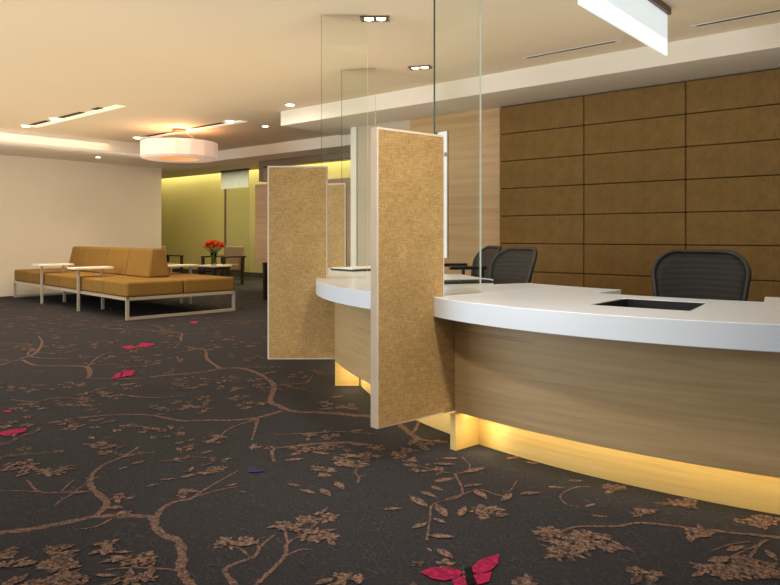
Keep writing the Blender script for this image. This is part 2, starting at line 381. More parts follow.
CL=[
 ((-3.342, 1.653),(0.084,0.071),(-0.149,0.073),16),
 ((-2.254, 0.96),(0.059,0.050),(-0.063,0.027),20),
 ((-2.321, 1.021),(0.026,0.022),(-0.052,0.023),8),
 ((-2.223, 1.151),(0.020,0.018),(-0.037,0.019),6),
 ((-2.105, 1.131),(0.023,0.019),(-0.033,0.017),7),
 ((-2.043, 1.183),(0.023,0.019),(-0.038,0.023),7),
 ((-1.958, 1.094),(0.058,0.050),(-0.035,0.020),14),
 ((-2.111, 0.965),(0.059,0.050),(-0.037,0.017),16),
 ((-2.425, 0.904),(0.035,0.030),(-0.070,0.027),12),
 ((-2.196, 0.853),(0.046,0.039),(-0.038,0.015),10),
 ((-3.815, 1.8),(0.095,0.080),(-0.125,0.059),18),
 ((-3.33, 2.006),(0.103,0.087),(-0.105,0.063),16),
 ((-3.323, 1.299),(0.077,0.066),(-0.104,0.041),14),
 ((-3.152, 1.374),(0.055,0.046),(-0.097,0.042),12),
 ((-2.456, 1.588),(0.015,0.014),(-0.039,0.025),8),
 ((-2.606, 1.392),(0.024,0.020),(-0.030,0.016),5),
 ((-2.487, 1.336),(0.018,0.015),(-0.036,0.020),4),
 ((-4.248, 2.921),(0.156,0.132),(-0.120,0.083),18),
 ((-3.931, 2.89),(0.074,0.063),(-0.079,0.058),10),
 ((-6.714, 2.973),(0.133,0.113),(-0.189,0.084),10),
 ((-6.884, 2.674),(0.131,0.110),(-0.256,0.099),12),
 ((-6.538, 3.284),(0.090,0.076),(-0.188,0.094),8),
 ((-4.343, 2.017),(0.121,0.103),(-0.134,0.062),16),
 ((-4.412, 1.76),(0.075,0.064),(-0.132,0.052),14),
 ((-4.407, 2.213),(0.112,0.095),(-0.113,0.057),16),
 ((-4.539, 2.499),(0.086,0.073),(-0.125,0.068),10),
 ((-4.269, 2.728),(0.108,0.092),(-0.148,0.095),16),
 ((-3.742, 2.427),(0.077,0.064),(-0.090,0.058),10),
 ((-5.433, 3.682),(0.099,0.084),(-0.146,0.099),9),
 ((-4.864, 2.223),(0.098,0.083),(-0.099,0.046),12),
 ((-4.98, 2.0),(0.127,0.108),(-0.134,0.054),14),
 ((-5.321, 3.111),(0.130,0.110),(-0.177,0.103),12),
 ((-2.205, 2.178),(0.062,0.053),(-0.058,0.057),10),
 ((-2.221, 2.326),(0.072,0.061),(-0.050,0.053),12),
 ((-2.395, 2.436),(0.076,0.064),(-0.058,0.059),12),
 ((-2.523, 2.285),(0.067,0.058),(-0.061,0.055),8),
 ((-2.599, 2.53),(0.089,0.076),(-0.053,0.052),10),
 ((-2.887, 3.023),(0.065,0.055),(-0.068,0.071),9),
 ((-3.092, 3.011),(0.048,0.041),(-0.056,0.054),6),
 ((-3.432, 2.69),(0.058,0.048),(-0.083,0.065),8),
 ((-3.629, 2.763),(0.049,0.042),(-0.068,0.052),8),
 ((-3.757, 2.584),(0.049,0.041),(-0.070,0.048),7),
 ((-2.983, 2.112),(0.056,0.047),(-0.059,0.042),9),
 ((-2.712, 2.188),(0.038,0.032),(-0.052,0.042),7),
 ((-2.96, 1.977),(0.084,0.071),(-0.087,0.058),8),
 ((-2.636, 1.812),(0.062,0.053),(-0.057,0.040),9),
 ((-1.932, 1.429),(0.037,0.031),(-0.038,0.028),9),
 ((-1.91, 1.497),(0.026,0.023),(-0.032,0.025),7),
 ((-1.864, 1.779),(0.045,0.039),(-0.034,0.032),14),
 ((-1.891, 1.664),(0.028,0.023),(-0.033,0.029),9),
 ((-1.747, 1.667),(0.038,0.032),(-0.029,0.028),12),
 ((-1.474, 1.521),(0.033,0.028),(-0.022,0.023),12),
 ((-1.042, 2.164),(0.046,0.039),(-0.042,0.087),30),
 ((-1.154, 2.213),(0.033,0.027),(-0.020,0.037),12),
 ((-1.036, 2.26),(0.027,0.023),(-0.028,0.061),12),
 ((-1.034, 1.855),(0.032,0.027),(-0.015,0.027),10),
 ((-1.403, 2.231),(0.041,0.035),(-0.026,0.041),12),
 ((-0.869, 2.799),(0.042,0.036),(-0.013,0.042),12),
 ((-0.574, 2.386),(0.059,0.050),(-0.016,0.067),26),
 ((-0.492, 2.405),(0.034,0.028),(-0.012,0.058),14),
 ((-0.612, 2.303),(0.043,0.036),(-0.009,0.034),12),
 ((-0.606, 2.8),(0.062,0.053),(-0.011,0.050),14),
 ((-0.728, 2.553),(0.032,0.027),(-0.010,0.034),9),
 ((-0.966, 2.249),(0.063,0.053),(-0.025,0.059),18),
 ((-1.127, 2.775),(0.032,0.027),(-0.018,0.044),8),
 ((-0.763, 2.157),(0.042,0.037),(-0.012,0.033),8),
 ((-0.964, 2.616),(0.029,0.025),(-0.014,0.039),6),
 ((-2.128, 2.726),(0.069,0.059),(-0.063,0.081),12),
 ((-2.079, 2.561),(0.059,0.050),(-0.059,0.072),10),
 ((-2.22, 2.502),(0.052,0.044),(-0.063,0.071),8),
 ((-1.86, 2.471),(0.055,0.046),(-0.041,0.053),6),
 ((-3.88, 3.514),(0.081,0.069),(-0.085,0.077),8),
 ((-6.865, 5.151),(0.169,0.143),(-0.162,0.122),6),
 ((-6.414, 4.099),(0.146,0.124),(-0.132,0.084),8),
 ((-7.181, 3.953),(0.136,0.116),(-0.156,0.086),7),
 ((-8.124, 3.714),(0.162,0.138),(-0.186,0.085),7),
 ((-8.576, 3.331),(0.163,0.138),(-0.196,0.076),8),
 ((-5.386, 4.101),(0.118,0.100),(-0.152,0.115),9),
 ((-4.995, 3.641),(0.081,0.068),(-0.127,0.093),6),
 ((-5.939, 3.631),(0.118,0.100),(-0.168,0.102),8),
]
MG=[[(-1.316, 1.696), (-1.305, 1.744), (-1.255, 1.782), (-1.213, 1.784), (-1.204, 1.743), (-1.224, 1.702), (-1.262, 1.686)],
 [(-1.206, 1.807), (-1.216, 1.885), (-1.189, 1.958), (-1.157, 1.9), (-1.152, 1.844), (-1.167, 1.798)],
 [(-1.177, 1.786), (-1.144, 1.843), (-1.118, 1.784), (-1.134, 1.747)],
 [(-1.206, 1.713), (-1.197, 1.765), (-1.159, 1.725), (-1.18, 1.692)],
 [(-6.131, 3.274), (-6.162, 3.402), (-5.975, 3.369), (-5.967, 3.265)],
 [(-6.043, 3.387), (-6.223, 3.552), (-6.033, 3.591), (-5.944, 3.433)],
 [(-4.808, 2.49), (-4.994, 2.642), (-4.977, 2.682), (-4.83, 2.587)],
 [(-4.819, 2.573), (-5.019, 2.697), (-4.997, 2.793), (-4.83, 2.683)],
 [(-3.964, 1.419), (-3.976, 1.483), (-3.948, 1.569), (-3.876, 1.531), (-3.869, 1.428)],
 [(-7.17, 4.705), (-7.309, 4.838), (-7.252, 4.886), (-7.072, 4.751)],
 [(-4.406, 1.61), (-4.449, 1.665), (-4.361, 1.649)]]
PU=[[(-2.459, 1.911), (-2.498, 1.964), (-2.481, 1.978), (-2.425, 1.94)],
 [(-2.449, 1.953), (-2.446, 1.991), (-2.412, 1.968), (-2.422, 1.943)]]
BK=[[(-1.222, 1.802), (-1.21, 1.829), (-1.144, 1.746), (-1.154, 1.722)]]
def catmull(pts, n=6):
    out = []
    P = [Vector((*p, 0)) for p in pts]; P = [P[0]*2-P[1]]+P+[P[-1]*2-P[-2]]
    for i in range(1, len(P)-2):
        for k in range(n):
            t = k/n; a, b, c, d = P[i-1:i+3]
            out.append(.5*((2*b)+(c-a)*t+(2*a-5*b+4*c-d)*t*t+(3*b-a-3*c+d)*t**3))
    return out+[P[-2]]
def make_floor():
    rnd = random.Random(5)
    fl = MB()
    fl.box(-18.8, -3.2, -.06, 4.6, 11.6, 0, 0)
    Z = {1: .0010, 2: .0016, 3: .0013, 4: .0046, 5: .0046, 6: .0052}
    tick = [0]
    def lift():
        tick[0] = (tick[0]+1) % 61; return tick[0]*.00004
    def ribbon(pts, w0, w1, mi=1):
        c = catmull(pts) if len(pts) > 2 else [Vector((*p, 0)) for p in pts]
        vs = []; dz = lift()
        for i, p in enumerate(c):
            d = (c[min(i+1, len(c)-1)]-c[max(i-1, 0)]).normalized(); nrm = Vector((-d.y, d.x, 0))
            t = i/(len(c)-1); w = (w0+(w1-w0)*t)*.5*(1+rnd.uniform(-.28, .28))
            q = p+nrm*rnd.uniform(-.15, .15)*w
            vs += [(*(q+nrm*w).xy, Z[mi]+dz), (*(q-nrm*w).xy, Z[mi]+dz)]
        fl.add(vs, [(2*i, 2*i+1, 2*i+3, 2*i+2) for i in range(len(c)-1)], mi)
    def leaf(ax, ay, bx, by, wr=.42, mi=2):
        a = Vector((ax, ay)); b = Vector((bx, by)); d = b-a; n = Vector((-d.y, d.x))*wr*.5
        prof = [(0, .05), (.12, .5), (.3, .9), (.5, 1), (.7, .75), (.87, .36)]
        l = [a+d*t+n*w for t, w in prof]; r = [a+d*t-n*w*rnd.uniform(.75, 1.05) for t, w in prof]
        pts = l+[b]+r[::-1]
        dz = lift()
        fl.add([(p.x, p.y, Z[mi]+dz) for p in pts], [tuple(range(len(pts)))], mi)
    def blossom(x, y, s, mi=2):
        k = rnd.choice((4, 5, 5, 6)); a0 = rnd.uniform(0, 6.28)
        for i in range(k):
            a = a0+i*6.283/k+rnd.uniform(-.3, .3); r = s*rnd.uniform(.7, 1.15)
            leaf(x+.15*r*math.cos(a), y+.15*r*math.sin(a), x+r*math.cos(a), y+r*math.sin(a), .7, mi)
    for w0, w1, pts in BR: ribbon(pts, w0, w1)
    for l in LV: leaf(*l, wr=.36)
    for (cx, cy), (ax, ay), (bx, by), n in CL:
        la, lb = math.hypot(ax, ay), math.hypot(bx, by)
        for i in range(n):
            r, t = math.sqrt(rnd.random()), rnd.uniform(0, 6.283)
            u, v = r*math.cos(t), r*math.sin(t)
            x, y = cx+u*ax+v*bx, cy+u*ay+v*by
            if rnd.random() < .55: blossom(x, y, rnd.uniform(.022, .04))
            else:
                a = rnd.uniform(0, 6.283); s = rnd.uniform(.04, .075)
                leaf(x, y, x+s*math.cos(a), y+s*math.sin(a), rnd.uniform(.3, .5), rnd.choice((2, 2, 3)))
    def sprig(x, y, a, L, mi=3):
        pts = [(x, y)]; h = a
        for i in range(5):
            h += rnd.uniform(-.5, .5); x += L/5*math.cos(h); y += L/5*math.sin(h); pts.append((x, y))
            for s in (-1, 1):
                if rnd.random() < .75:
                    b = h+s*rnd.uniform(.5, 1.1); q = rnd.uniform(.03, .065)
                    leaf(x, y, x+q*math.cos(b), y+q*math.sin(b), .4, rnd.choice((mi, mi, 2)))
        ribbon(pts, .012, .005, 1)
        if rnd.random() < .5: blossom(x, y, .035, mi)
    # the quieter sprays that fill the ground between the traced boughs
    near = [(p[0], p[1]) for _, _, pts in BR for p in pts]+[c[0] for c in CL]
    tries = 0; put = 0
    while put < 520 and tries < 9000:
        tries += 1
        x, y = rnd.uniform(-12.4, 1.2), rnd.uniform(.4, 8.5)
        if math.hypot(x+1.215, y-6.366) < 3.7: continue
        if min(math.hypot(x-p[0], y-p[1]) for p in near) < (.13 if x < -2.6 else .2): continue
        near.append((x, y)); put += 1
        k = rnd.random()
        if k < .5: sprig(x, y, rnd.uniform(0, 6.283), rnd.uniform(.2, .42))
        else:
            for i in range(rnd.randint(3, 8)):
                blossom(x+rnd.gauss(0, .10), y+rnd.gauss(0, .08), rnd.uniform(.024, .05), rnd.choice((2, 3, 3)))
    for k in range(16):                      # further boughs towards the far wall
        x, y = rnd.uniform(-12, -5.5), rnd.uniform(2.2, 7.5); a = rnd.uniform(0, 6.283); pts = [(x, y)]
        for i in range(6):
            a += rnd.uniform(-.7, .7); x += .28*math.cos(a); y += .28*math.sin(a); pts.append((x, y))
        if any(math.hypot(p[0]+1.215, p[1]-6.366) < 3.7 for p in pts): continue
        ribbon(pts, .026, .01)
    for mi, L in ((4, MG), (5, PU), (6, BK)):
        for p in L: fl.add([(x, y, Z[mi]) for x, y in p], [tuple(range(len(p)))], mi)
    o = fl.build('floor', [M['carpet'], M['branch'], M['leaf'], M['faint'], M['magenta'], M['violet'], M['bodydark']])
    struct(o); o['label'] = 'charcoal carpet woven with brown blossom branches and magenta butterflies'
make_floor()

struct(boxo('ceiling', (-18.8, -3.2, CZ, 4.6, 10.4, CZ+.12), M['ceiling']))
struct(boxo('trim_1', (-6.70, 5.74, SZ, 4.6, WY+.4, CZ), M['soffit']))                 # soffit over the fabric wall
struct(boxo('trim_2', (-13.0, -3.2, SZ, -10.87, 7.65, CZ), M['soffit']))              # soffit along the cream wall
struct(boxo('trim_3', (-18.8, 7.652, SZ, -5.2, 8.25, CZ), M['soffit']))               # beam in front of the green recess
struct(boxo('trim_4', (-10.26, 8.252, SZ-.10, -5.2, 8.40, CZ), M['greybrown']))         # brown header behind the beam
struct(boxo('trim_5', (-10.26, 8.252, 2.08, -10.14, 8.40, SZ-.10), M['greybrown']))
struct(boxo('wall_left', (-13.0, -3.2, 0, -12.8, 7.74, SZ), M['cream']))
struct(boxo('wall_far', (-18.6, 11.0, 0, -5.0, 11.2, 3.0), M['green']))
struct(boxo('wall_recess', (-18.8, 8.26, 0, -18.6, 11.2, 3.0), M['green']))
struct(boxo('trim_6', (-18.6, 10.98, 0, -5.0, 10.999, .12), M['slotdark']))            # dark skirting of the green wall
struct(boxo('trim_7', (-18.8, 10.4, 3.0, -5.0, 11.2, 3.1), M['white']))             # lid of the light cove
wb = MB()
wb.box(-6.02, WY, 0, -5.15, WY+.14, SZ, 0)
wb.box(-5.15, WY, 0, -4.76, WY+.14, SZ, 1)
wb.box(-4.60, WY, 0, -3.89, WY+.14, SZ, 1)
wb.box(-4.76, WY, 0, -4.60, WY+.14, .8, 1); wb.box(-4.76, WY, 2.27, -4.60, WY+.14, SZ, 1)
wb.box(-3.89, WY+.02, 0, 4.6, WY+.14, SZ, 2)
struct(wb.build('wall_back', [M['beige'], M['veneer_wall'], M['panel_gap']]))
w = MB(); w.box(-4.76, WY+.03, .8, -4.60, WY+.05, 2.27); w = struct(w.build('window_1', M['daylight']))  # no real window: glowing strip imitates a reflection in the near glass
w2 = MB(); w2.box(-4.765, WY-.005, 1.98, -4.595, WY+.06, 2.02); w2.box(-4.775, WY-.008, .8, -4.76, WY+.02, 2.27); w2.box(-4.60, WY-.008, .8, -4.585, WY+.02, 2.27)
w2.build('window_frame', M['taupe'], w)  # edging added around the imitated reflection
struct(boxo('trim_8', (-6.12, WY-.02, 0, -6.02, WY+.2, SZ), M['white']))               # white end post of the long wall

# ------------------------------------------------------------------ fabric wall panels, each one a cushioned board
ROWS = ['topmost row under the soffit', 'second row below the soffit', 'third row below the soffit', 'fourth row below the soffit',
        'fifth row below the soffit', 'sixth row, above the chair backs', 'seventh row, just behind the chair backs']
COLS = ['left column, next to the maple veneer', 'middle column', 'right column, behind the black chair']
pw, ph = .970, .295
proto = None
for c in range(3):
    for r in range(7):
        x, z = -3.890+c*pw, SZ-.012-(r+1)*ph
        lab = 'golden brown fabric wall panel in the %s, %s' % (COLS[c].split(',')[0] if r != 0 else COLS[c], ROWS[r].split(',')[0])
        if proto is None:
            b = MB(); b.box(.003, -.03, .003, pw-.003, .015, ph-.003)
            proto = b.build('fabric_wall_panel', M['panel'], bevel=.009, seg=3); o = proto
        else:
            o = proto.copy(); COL.objects.link(o)
        o.location = (x, WY, z)
        tag(o, lab, 'wall panel', 'golden brown fabric panels on the back wall')

# ------------------------------------------------------------------ counters on a ring round the staff side
RC = Vector((-1.215, 6.366))
def pol(a, r, z=0): return Vector((RC.x+r*math.cos(R(a)), RC.y+r*math.sin(R(a)), z))
class Line:                                     # front face of a partition: outer end, inward direction, thickness to the back
    def __init__(s, x, y, a, h): s.o = Vector((x, y)); s.d = Vector((math.cos(R(a)), math.sin(R(a)))); s.n = Vector((-s.d.y, s.d.x)); s.a = a; s.h = h
    def at(s, t, off=0, z=0): p = s.o+s.d*t+s.n*off; return Vector((p.x, p.y, z))
    def atR(s, r, off=0):                        # angle about the ring centre where the (offset) face crosses radius r
        lo, hi = -.5, 2.5
        for _ in range(50):
            m = (lo+hi)/2; p = s.at(m, off)
            if (p.xy-RC).length > r: lo = m
            else: hi = m
        p = s.at(lo, off); return math.degrees(math.atan2(p.y-RC.y, p.x-RC.x)) % 360
L1 = Line(-2.056, 2.329, 79.9, .04); L2 = Line(-3.806, 3.138, 41.0, .04); L3 = Line(-4.888, 4.468, 27.0, .04)
T = .045                                         # partition thickness; +n is the far (counter-clockwise from inward) side
def partition(line, label, e=.503):
    t = thing('partition_screen', label, 'partition', line.at(.1, T/2), R(line.a))
    # local frame: x inward, y to the back, measured from the outer front corner
    ox, oy = -.1, -T/2
    out = [(0, .18), (e, .18), (e, .66), (.425, .66), (.425, 1.555), (0, 1.555)]
    ins = [(.010, .188), (e-.006, .188), (e-.006, .655), (.417, .655), (.417, 1.545), (.010, 1.545)]
    fr = MB(); fr.prism(out, lambda p: (p[0]+ox, oy, p[1]), lambda p: (p[0]+ox, oy+T, p[1]), 0, 1)
    fr.build('edge_frame', [M['trim'], M['taupe']], t)
    for y0, y1 in ((-.003, .001), (T-.001, T+.003)):
        fb = MB(); fb.prism(ins, lambda p: (p[0]+ox, oy+y0, p[1]), lambda p: (p[0]+ox, oy+y1, p[1]))
        fb.build('fabric_face', M['screen'], t)
    return t
partition(L1, 'nearest tall straw fabric partition, between the white and the middle counter')
partition(L2, 'middle straw fabric partition, facing the camera left of the tallest one', .487)
partition(L3, 'farthest straw fabric partition, half hidden behind the middle one')

def arc_plate(a0f, a1f, r0, r1, z0, z1, step=.5):
    """ring-sector slab; a0f/a1f give the end angle at a radius"""
    n = max(2, int(abs(a1f(r1)-a0f(r1))/step)); b = MB(); vs = []
    for i in range(n+1):
        t = i/n
        for r in (r0, r1):
            a = a0f(r)+(a1f(r)-a0f(r))*t
            for z in (z0, z1): vs.append(pol(a, r, z))
    fs = []
    for i in range(n):
        o, q = 4*i, 4*i+4
        fs += [(o, q, q+2, o+2), (o+1, o+3, q+3, q+1), (o, o+1, q+1, q), (o+2, q+2, q+3, o+3)]
    fs += [(0, 2, 3, 1), (4*n, 4*n+1, 4*n+3, 4*n+2)]
    b.add(vs, fs); return b
def worktop(name, a0f, a1f, radii, inside, z0, z1, mats, fixed=(), parent=None):
    """counter slab with an outline given by a cell test, so that recesses and deeper ends are real edges"""
    edge = radii[-1]; radii = list(radii[:-1])+[3.768]
    A0 = a0f(radii[-1]); A1 = a1f(radii[-1]); n = int((A1-A0)/.5)
    ts = sorted(set([i/n for i in range(n+1)]+[(a-A0)/(A1-A0) for a in fixed]))
    cell = {}; b = MB(); idx = {}
    def vid(i, j, z):
        k = (i, j, z)
        if k not in idx:
            r = radii[j]; a = a0f(r)+(a1f(r)-a0f(r))*ts[i]
            if j == len(radii)-1: r = edge(a)
            idx[k] = len(b.v); b.v.append(tuple(pol(a, r, z)))
        return idx[k]
    for i in range(len(ts)-1):
        for j in range(len(radii)-1):
            a = A0+(A1-A0)*(ts[i]+ts[i+1])/2
            cell[i, j] = inside(a, (radii[j]+radii[j+1])/2)
    for (i, j), on in cell.items():
        if not on: continue
        for z in (z0, z1): b.f.append((vid(i, j, z), vid(i+1, j, z), vid(i+1, j+1, z), vid(i, j+1, z))); b.m.append(0)
        for (di, dj), (p, q) in {(0, -1): ((i, j), (i+1, j)), (0, 1): ((i, j+1), (i+1, j+1)), (-1, 0): ((i, j), (i, j+1)), (1, 0): ((i+1, j), (i+1, j+1))}.items():
            if not cell.get((i+di, j+dj), False):
                b.f.append((vid(*p, z0), vid(*q, z0), vid(*q, z1), vid(*p, z1))); b.m.append(0)
    return b.build(name, mats, parent, bevel=.004)
ZT, ZB = .76, .665
def bulge(a0, a1): return lambda a: 3.768+.10*max(0, math.sin(math.pi*min(1, max(0, (a-a0)/(a1-a0)))))**.7
c_ = lambda a: (lambda r: a)
S0 = lambda r: L1.atR(r, -.004)                      # just in front of the nearest partition
def in_near(a, r):
    if 269.3 < a < 276.0 and 3.15 < r < 3.54: return False
    return r > 2.96 or a < 265.0 or a > 280.0
tw = worktop('white_counter_top', S0, c_(294), [2.66, 2.96, 3.15, 3.54, 3.70, bulge(258, 285.5)], in_near, ZB, ZT, M['worktop'], (265.0, 269.3, 276.0, 280.0))
tag(tw, 'white curved counter top in the right foreground with a black recess', 'counter top')
tr = MB(); z0 = ZT-.16
for (ra, rb, aa, ab, za, zb) in ((3.152, 3.538, 269.35, 275.95, z0-.01, z0), (3.152, 3.162, 269.35, 275.95, z0, ZT-.0015), (3.528, 3.538, 269.35, 275.95, z0, ZT-.0015),
                                 (3.162, 3.528, 269.35, 269.5, z0, ZT-.0015), (3.162, 3.528, 275.8, 275.95, z0, ZT-.0015)):
    q = arc_plate(c_(aa), c_(ab), ra, rb, za, zb, .7); tr.add(q.v, q.f)
tr.build('recessed_tray', M['tray'], tw)['label'] = 'black lined recess in the white counter'
M1 = lambda r: L1.atR(r, T+.004) if r > 3.7 else L1.atR(r, -.006)
M0 = lambda r: L2.atR(r, -.004)
tm = worktop('white_counter_top', M0, M1, [2.66, 2.96, 3.699, 3.702, bulge(231, 258.5)], lambda a, r: r > 2.96 or a < 237.5 or a > 248.2, ZB, ZT, M['worktop'], (237.5, 248.2))
tag(tm, 'white counter top between the nearest and the middle fabric partitions', 'counter top')
F1 = lambda r: L2.atR(r, T+.004) if r > 3.7 else L2.atR(r, -.006)
F0 = lambda r: L3.atR(r, -.004)
tf = worktop('white_counter_top', F0, F1, [2.66, 2.96, 3.699, 3.702, bulge(204, 231)], lambda a, r: r > 2.96 or a > 224, ZB, ZT, M['worktop'], (224,))
tag(tf, 'white counter top in front of the farthest fabric partition', 'counter top')

def counter_base(la, lb, label, rf=3.63):
    f0 = lambda r: la.atR(r, -.005); f1 = (lambda r: lb.atR(r, T+.005)) if lb else c_(294)
    if lb is None: pass
    t = thing('counter_base', label, 'counter base', pol((f0(3.6)+f1(3.6))/2, 3.5, 0))
    inv = lambda b: ([tuple(Vector(p)-t.location) for p in b.v], b.f)
    def part(name, plates, m, bevel=0):
        b = MB()
        for q in plates: b.add(*inv(q))
        return b.build(name, m, t, bevel)
    part('front_panel', [arc_plate(f0, f1, 3.60, rf, .18, ZB-.002)], M['veneer'])
    part('toe_kick', [arc_plate(f0, f1, 3.47, 3.497, 0, .21)], M['kick'])
    part('underside_board', [arc_plate(f0, f1, 3.499, 3.598, .18, .20)], M['kick'])
    part('light_strip', [arc_plate(f0, f1, 3.575, 3.590, .172, .179)], M['ledglow'])['label'] = 'warm glowing strip under the counter front'
    pr = MB(); q = la
    def rr(s, off, z): return tuple(q.at(s, off, z)-t.location)
    # end pier: a plate below the partition's front face
    s0, s1 = PIER[la]
    pr.add([rr(s0, PO, 0), rr(s1, PO, 0), rr(s1, PO+.036, 0), rr(s0, PO+.036, 0), rr(s0, PO, .178), rr(s1, PO, .178), rr(s1, PO+.036, .178), rr(s0, PO+.036, .178)],
           [(3, 2, 1, 0), (4, 5, 6, 7), (0, 1, 5, 4), (1, 2, 6, 5), (2, 3, 7, 6), (3, 0, 4, 7)])
    pr.build('end_pier', M['kick'], t)
    return t
def s_at(line, r):
    lo, hi = -.5, 2.5
    for _ in range(50):
        m = (lo+hi)/2
        if (line.at(m).xy-RC).length > r: lo = m
        else: hi = m
    return lo
PO = -.045
PIER = {l: (s_at(l, 3.665), s_at(l, 3.499)) for l in (L1, L2, L3)}
counter_base(L1, None, 'pale maple counter front with glowing base under the right foreground counter')
counter_base(L2, L1, 'maple counter front between the nearest and middle partitions', 3.672)
counter_base(L3, L2, 'maple counter front behind the middle partition, by the farthest one')

# ------------------------------------------------------------------ glass screens that carry on from the partitions
def glass_screen(line, label):
    t = thing('glass_screen', label, 'glass screen', line.at(.56, T/2, ZT), R(line.a))
    ox, h = -.56, .005; top = CZ-.002-ZT; pt = 1.557-ZT
    out = [(.428, .002), (.71, .002), (.71, top), (.3815, top), (.3815, pt), (.428, pt)]
    g = MB()
    for y in (-h, h): g.add([(p[0]+ox, y, p[1]) for p in out], [tuple(range(6))])
    g.build('glass_pane', M['glass'], t)
    e = MB(); e.box(.3815+ox-.002, -h, pt, .3815+ox, h, top); e.build('front_edge', M['glass_edge'], t)['label'] = 'dark green front edge of the glass'
    e = MB(); e.box(.71+ox, -h, .002, .712+ox, h, top); e.build('rear_edge', M['glass_lite'], t)['label'] = 'pale rear edge of the glass'
    return t
glass_screen(L1, 'tall clear glass screen with dark green edge rising from the nearest partition')
glass_screen(L2, 'clear glass screen rising from the middle partition to the ceiling')
glass_screen(L3, 'clear glass screen rising beside the farthest partition')

# ------------------------------------------------------------------ office chairs
def rounded(w0, w1, h, r, n=8):
    """outline of a chair back: w0 bottom half-width, w1 top half-width"""
    pts = []
    for cx, cz, a in ((w0-r*.5, r*.5, -90), (w1-r, h-r, 0), (-(w1-r), h-r, 90), (-(w0-r*.5), r*.5, 180)):
        rr = r*.5 if cz < h/2 else r
        for i in range(n+1): b = R(a+90*i/n); pts.append((cx+rr*math.cos(b), cz+rr*math.sin(b)))
    return pts
def office_chair(label, loc, rz, az=.60):
    t = thing('office_chair', label, 'office chair', loc, rz, 'black office chairs behind the counters')
    cur = lambda x, z: -.28+1.0*x*x-.15*(max(z, 0)/.53)**1.6          # back sits at -y, wraps forward at the sides
    pts = rounded(.215, .262, .53, .13)
    rings = [1, .8, .55, .3]; vs = []; n = len(pts)
    for k in rings:
        for x, z in pts: xx, zz = x*k, .27+(z-.27)*k; vs.append((xx, cur(xx, zz), .43+zz))
    vs.append((0, cur(0, .27), .70)); fs = []
    for i in range(len(rings)-1):
        for j in range(n): fs.append((i*n+j, i*n+(j+1) % n, (i+1)*n+(j+1) % n, (i+1)*n+j))
    b = (len(rings)-1)*n
    for j in range(n): fs.append((b+j, b+(j+1) % n, len(vs)-1))
    m = MB(); m.add(vs, fs); bk = m.build('backrest', M['mesh'], t, smooth=True)
    sd = bk.modifiers.new('thick', 'SOLIDIFY'); sd.thickness = .014; sd.offset = 0
    f = MB(); f.tube([(x, cur(x, z), .43+z) for x, z in pts], .015, 8, closed=True); f.build('back_frame', M['black'], bk, smooth=True)
    s = MB(); s.box(-.24, -.24, .44, .24, .24, .51); s.build('seat', M['mesh'], t, bevel=.03, seg=3)
    sp = MB(); sp.tube([(0, -.05, .43), (0, -.28, .40), (0, -.31, .50), (0, -.34, .62)], .022, 8); sp.build('back_support', M['black'], t, smooth=True)
    for sx in (-1, 1):
        a = MB(); a.tube([(sx*.2, -.19, .46), (sx*.275, -.20, .48), (sx*.275, -.21, az+.005)], .016, 8)
        a.box(sx*.275-.03, -.24, az, sx*.275+.03, .06, az+.028); a.build('armrest', M['black'], t, bevel=.008)
    c = MB(); c.tube([(0, 0, .10), (0, 0, .44)], .028, 12); c.build('gas_column', M['black'], t, smooth=True)
    for i in range(5):
        a = i*2*math.pi/5+.3
        l = MB(); l.tube([(0, 0, .11), (.29*math.cos(a), .29*math.sin(a), .075)], [.028, .016], 8); lg = l.build('base_leg', M['black'], t, smooth=True)
        w = MB(); cx, cy = .29*math.cos(a), .29*math.sin(a)
        w.tube([(cx-.02*math.sin(a), cy+.02*math.cos(a), .030), (cx+.02*math.sin(a), cy-.02*math.cos(a), .030)], .030, 12)
        w.tube([(cx, cy, .03), (cx, cy, .08)], .008, 6); w.build('caster', M['black'], lg, smooth=True)
    return t
oc = office_chair('large black mesh office chair behind the black recess of the foreground counter', (-1.185, 4.03, 0), R(190))
dup(oc, (-2.72, 4.15, 0), R(154), 'right one of the two black chairs seen beside the near glass screen')
office_chair('left black office chair, partly seen through the near glass screen', (-3.36, 4.72, 0), R(140), .785)

# ------------------------------------------------------------------ modular double bench
BA = math.atan2(.085, -.996)                                   # long axis runs away to the left
bench = thing('lounge_bench', 'long mustard double-sided bench with a central backrest on a steel frame', 'bench', (-8.015, 4.366, 0), BA)
# local x: along the bench (0..4.5), local y: negative is the far side
NL, MW, WD = 4.5, .75, 1.56
for row in (0, 1):
    for k in range(6):
        b = MB(); y1 = -.006-row*WD/2; y0 = -WD/2+.006-row*WD/2
        b.box(k*MW+.006, y0, .285, (k+1)*MW-.006, y1, .475); b.build('seat_cushion', M['mustard'], bench, bevel=.028, seg=3)
for k in range(4):
    x0 = .68+k*.76; x1 = x0+.747; b = MB()
    taper0 = .03 if k == 0 else 0; taper1 = .03 if k == 3 else 0
    lo = [(x0, -.94), (x1, -.94), (x1, -.60), (x0, -.60)]; hi = [(x0+taper0, -.865), (x1-taper1, -.865), (x1-taper1, -.675), (x0+taper0, -.675)]
    vs = [(x, y, .477) for x, y in lo]+[(x, y, .875) for x, y in hi]
    b.add(vs, [(3, 2, 1, 0), (4, 5, 6, 7), (0, 1, 5, 4), (1, 2, 6, 5), (2, 3, 7, 6), (3, 0, 4, 7)])
    b.build('backrest_cushion', M['mustard'], bench, bevel=.028, seg=3)
fr = MB(); q = .035
for y in (0, -WD+q): fr.box(0, y-q, .245, NL, y, .283)
for x in (0, 1.5, 3.0, NL-q): fr.box(x, -WD, .245, x+q, 0, .283)
fr.build('base_frame', M['steel'], bench)
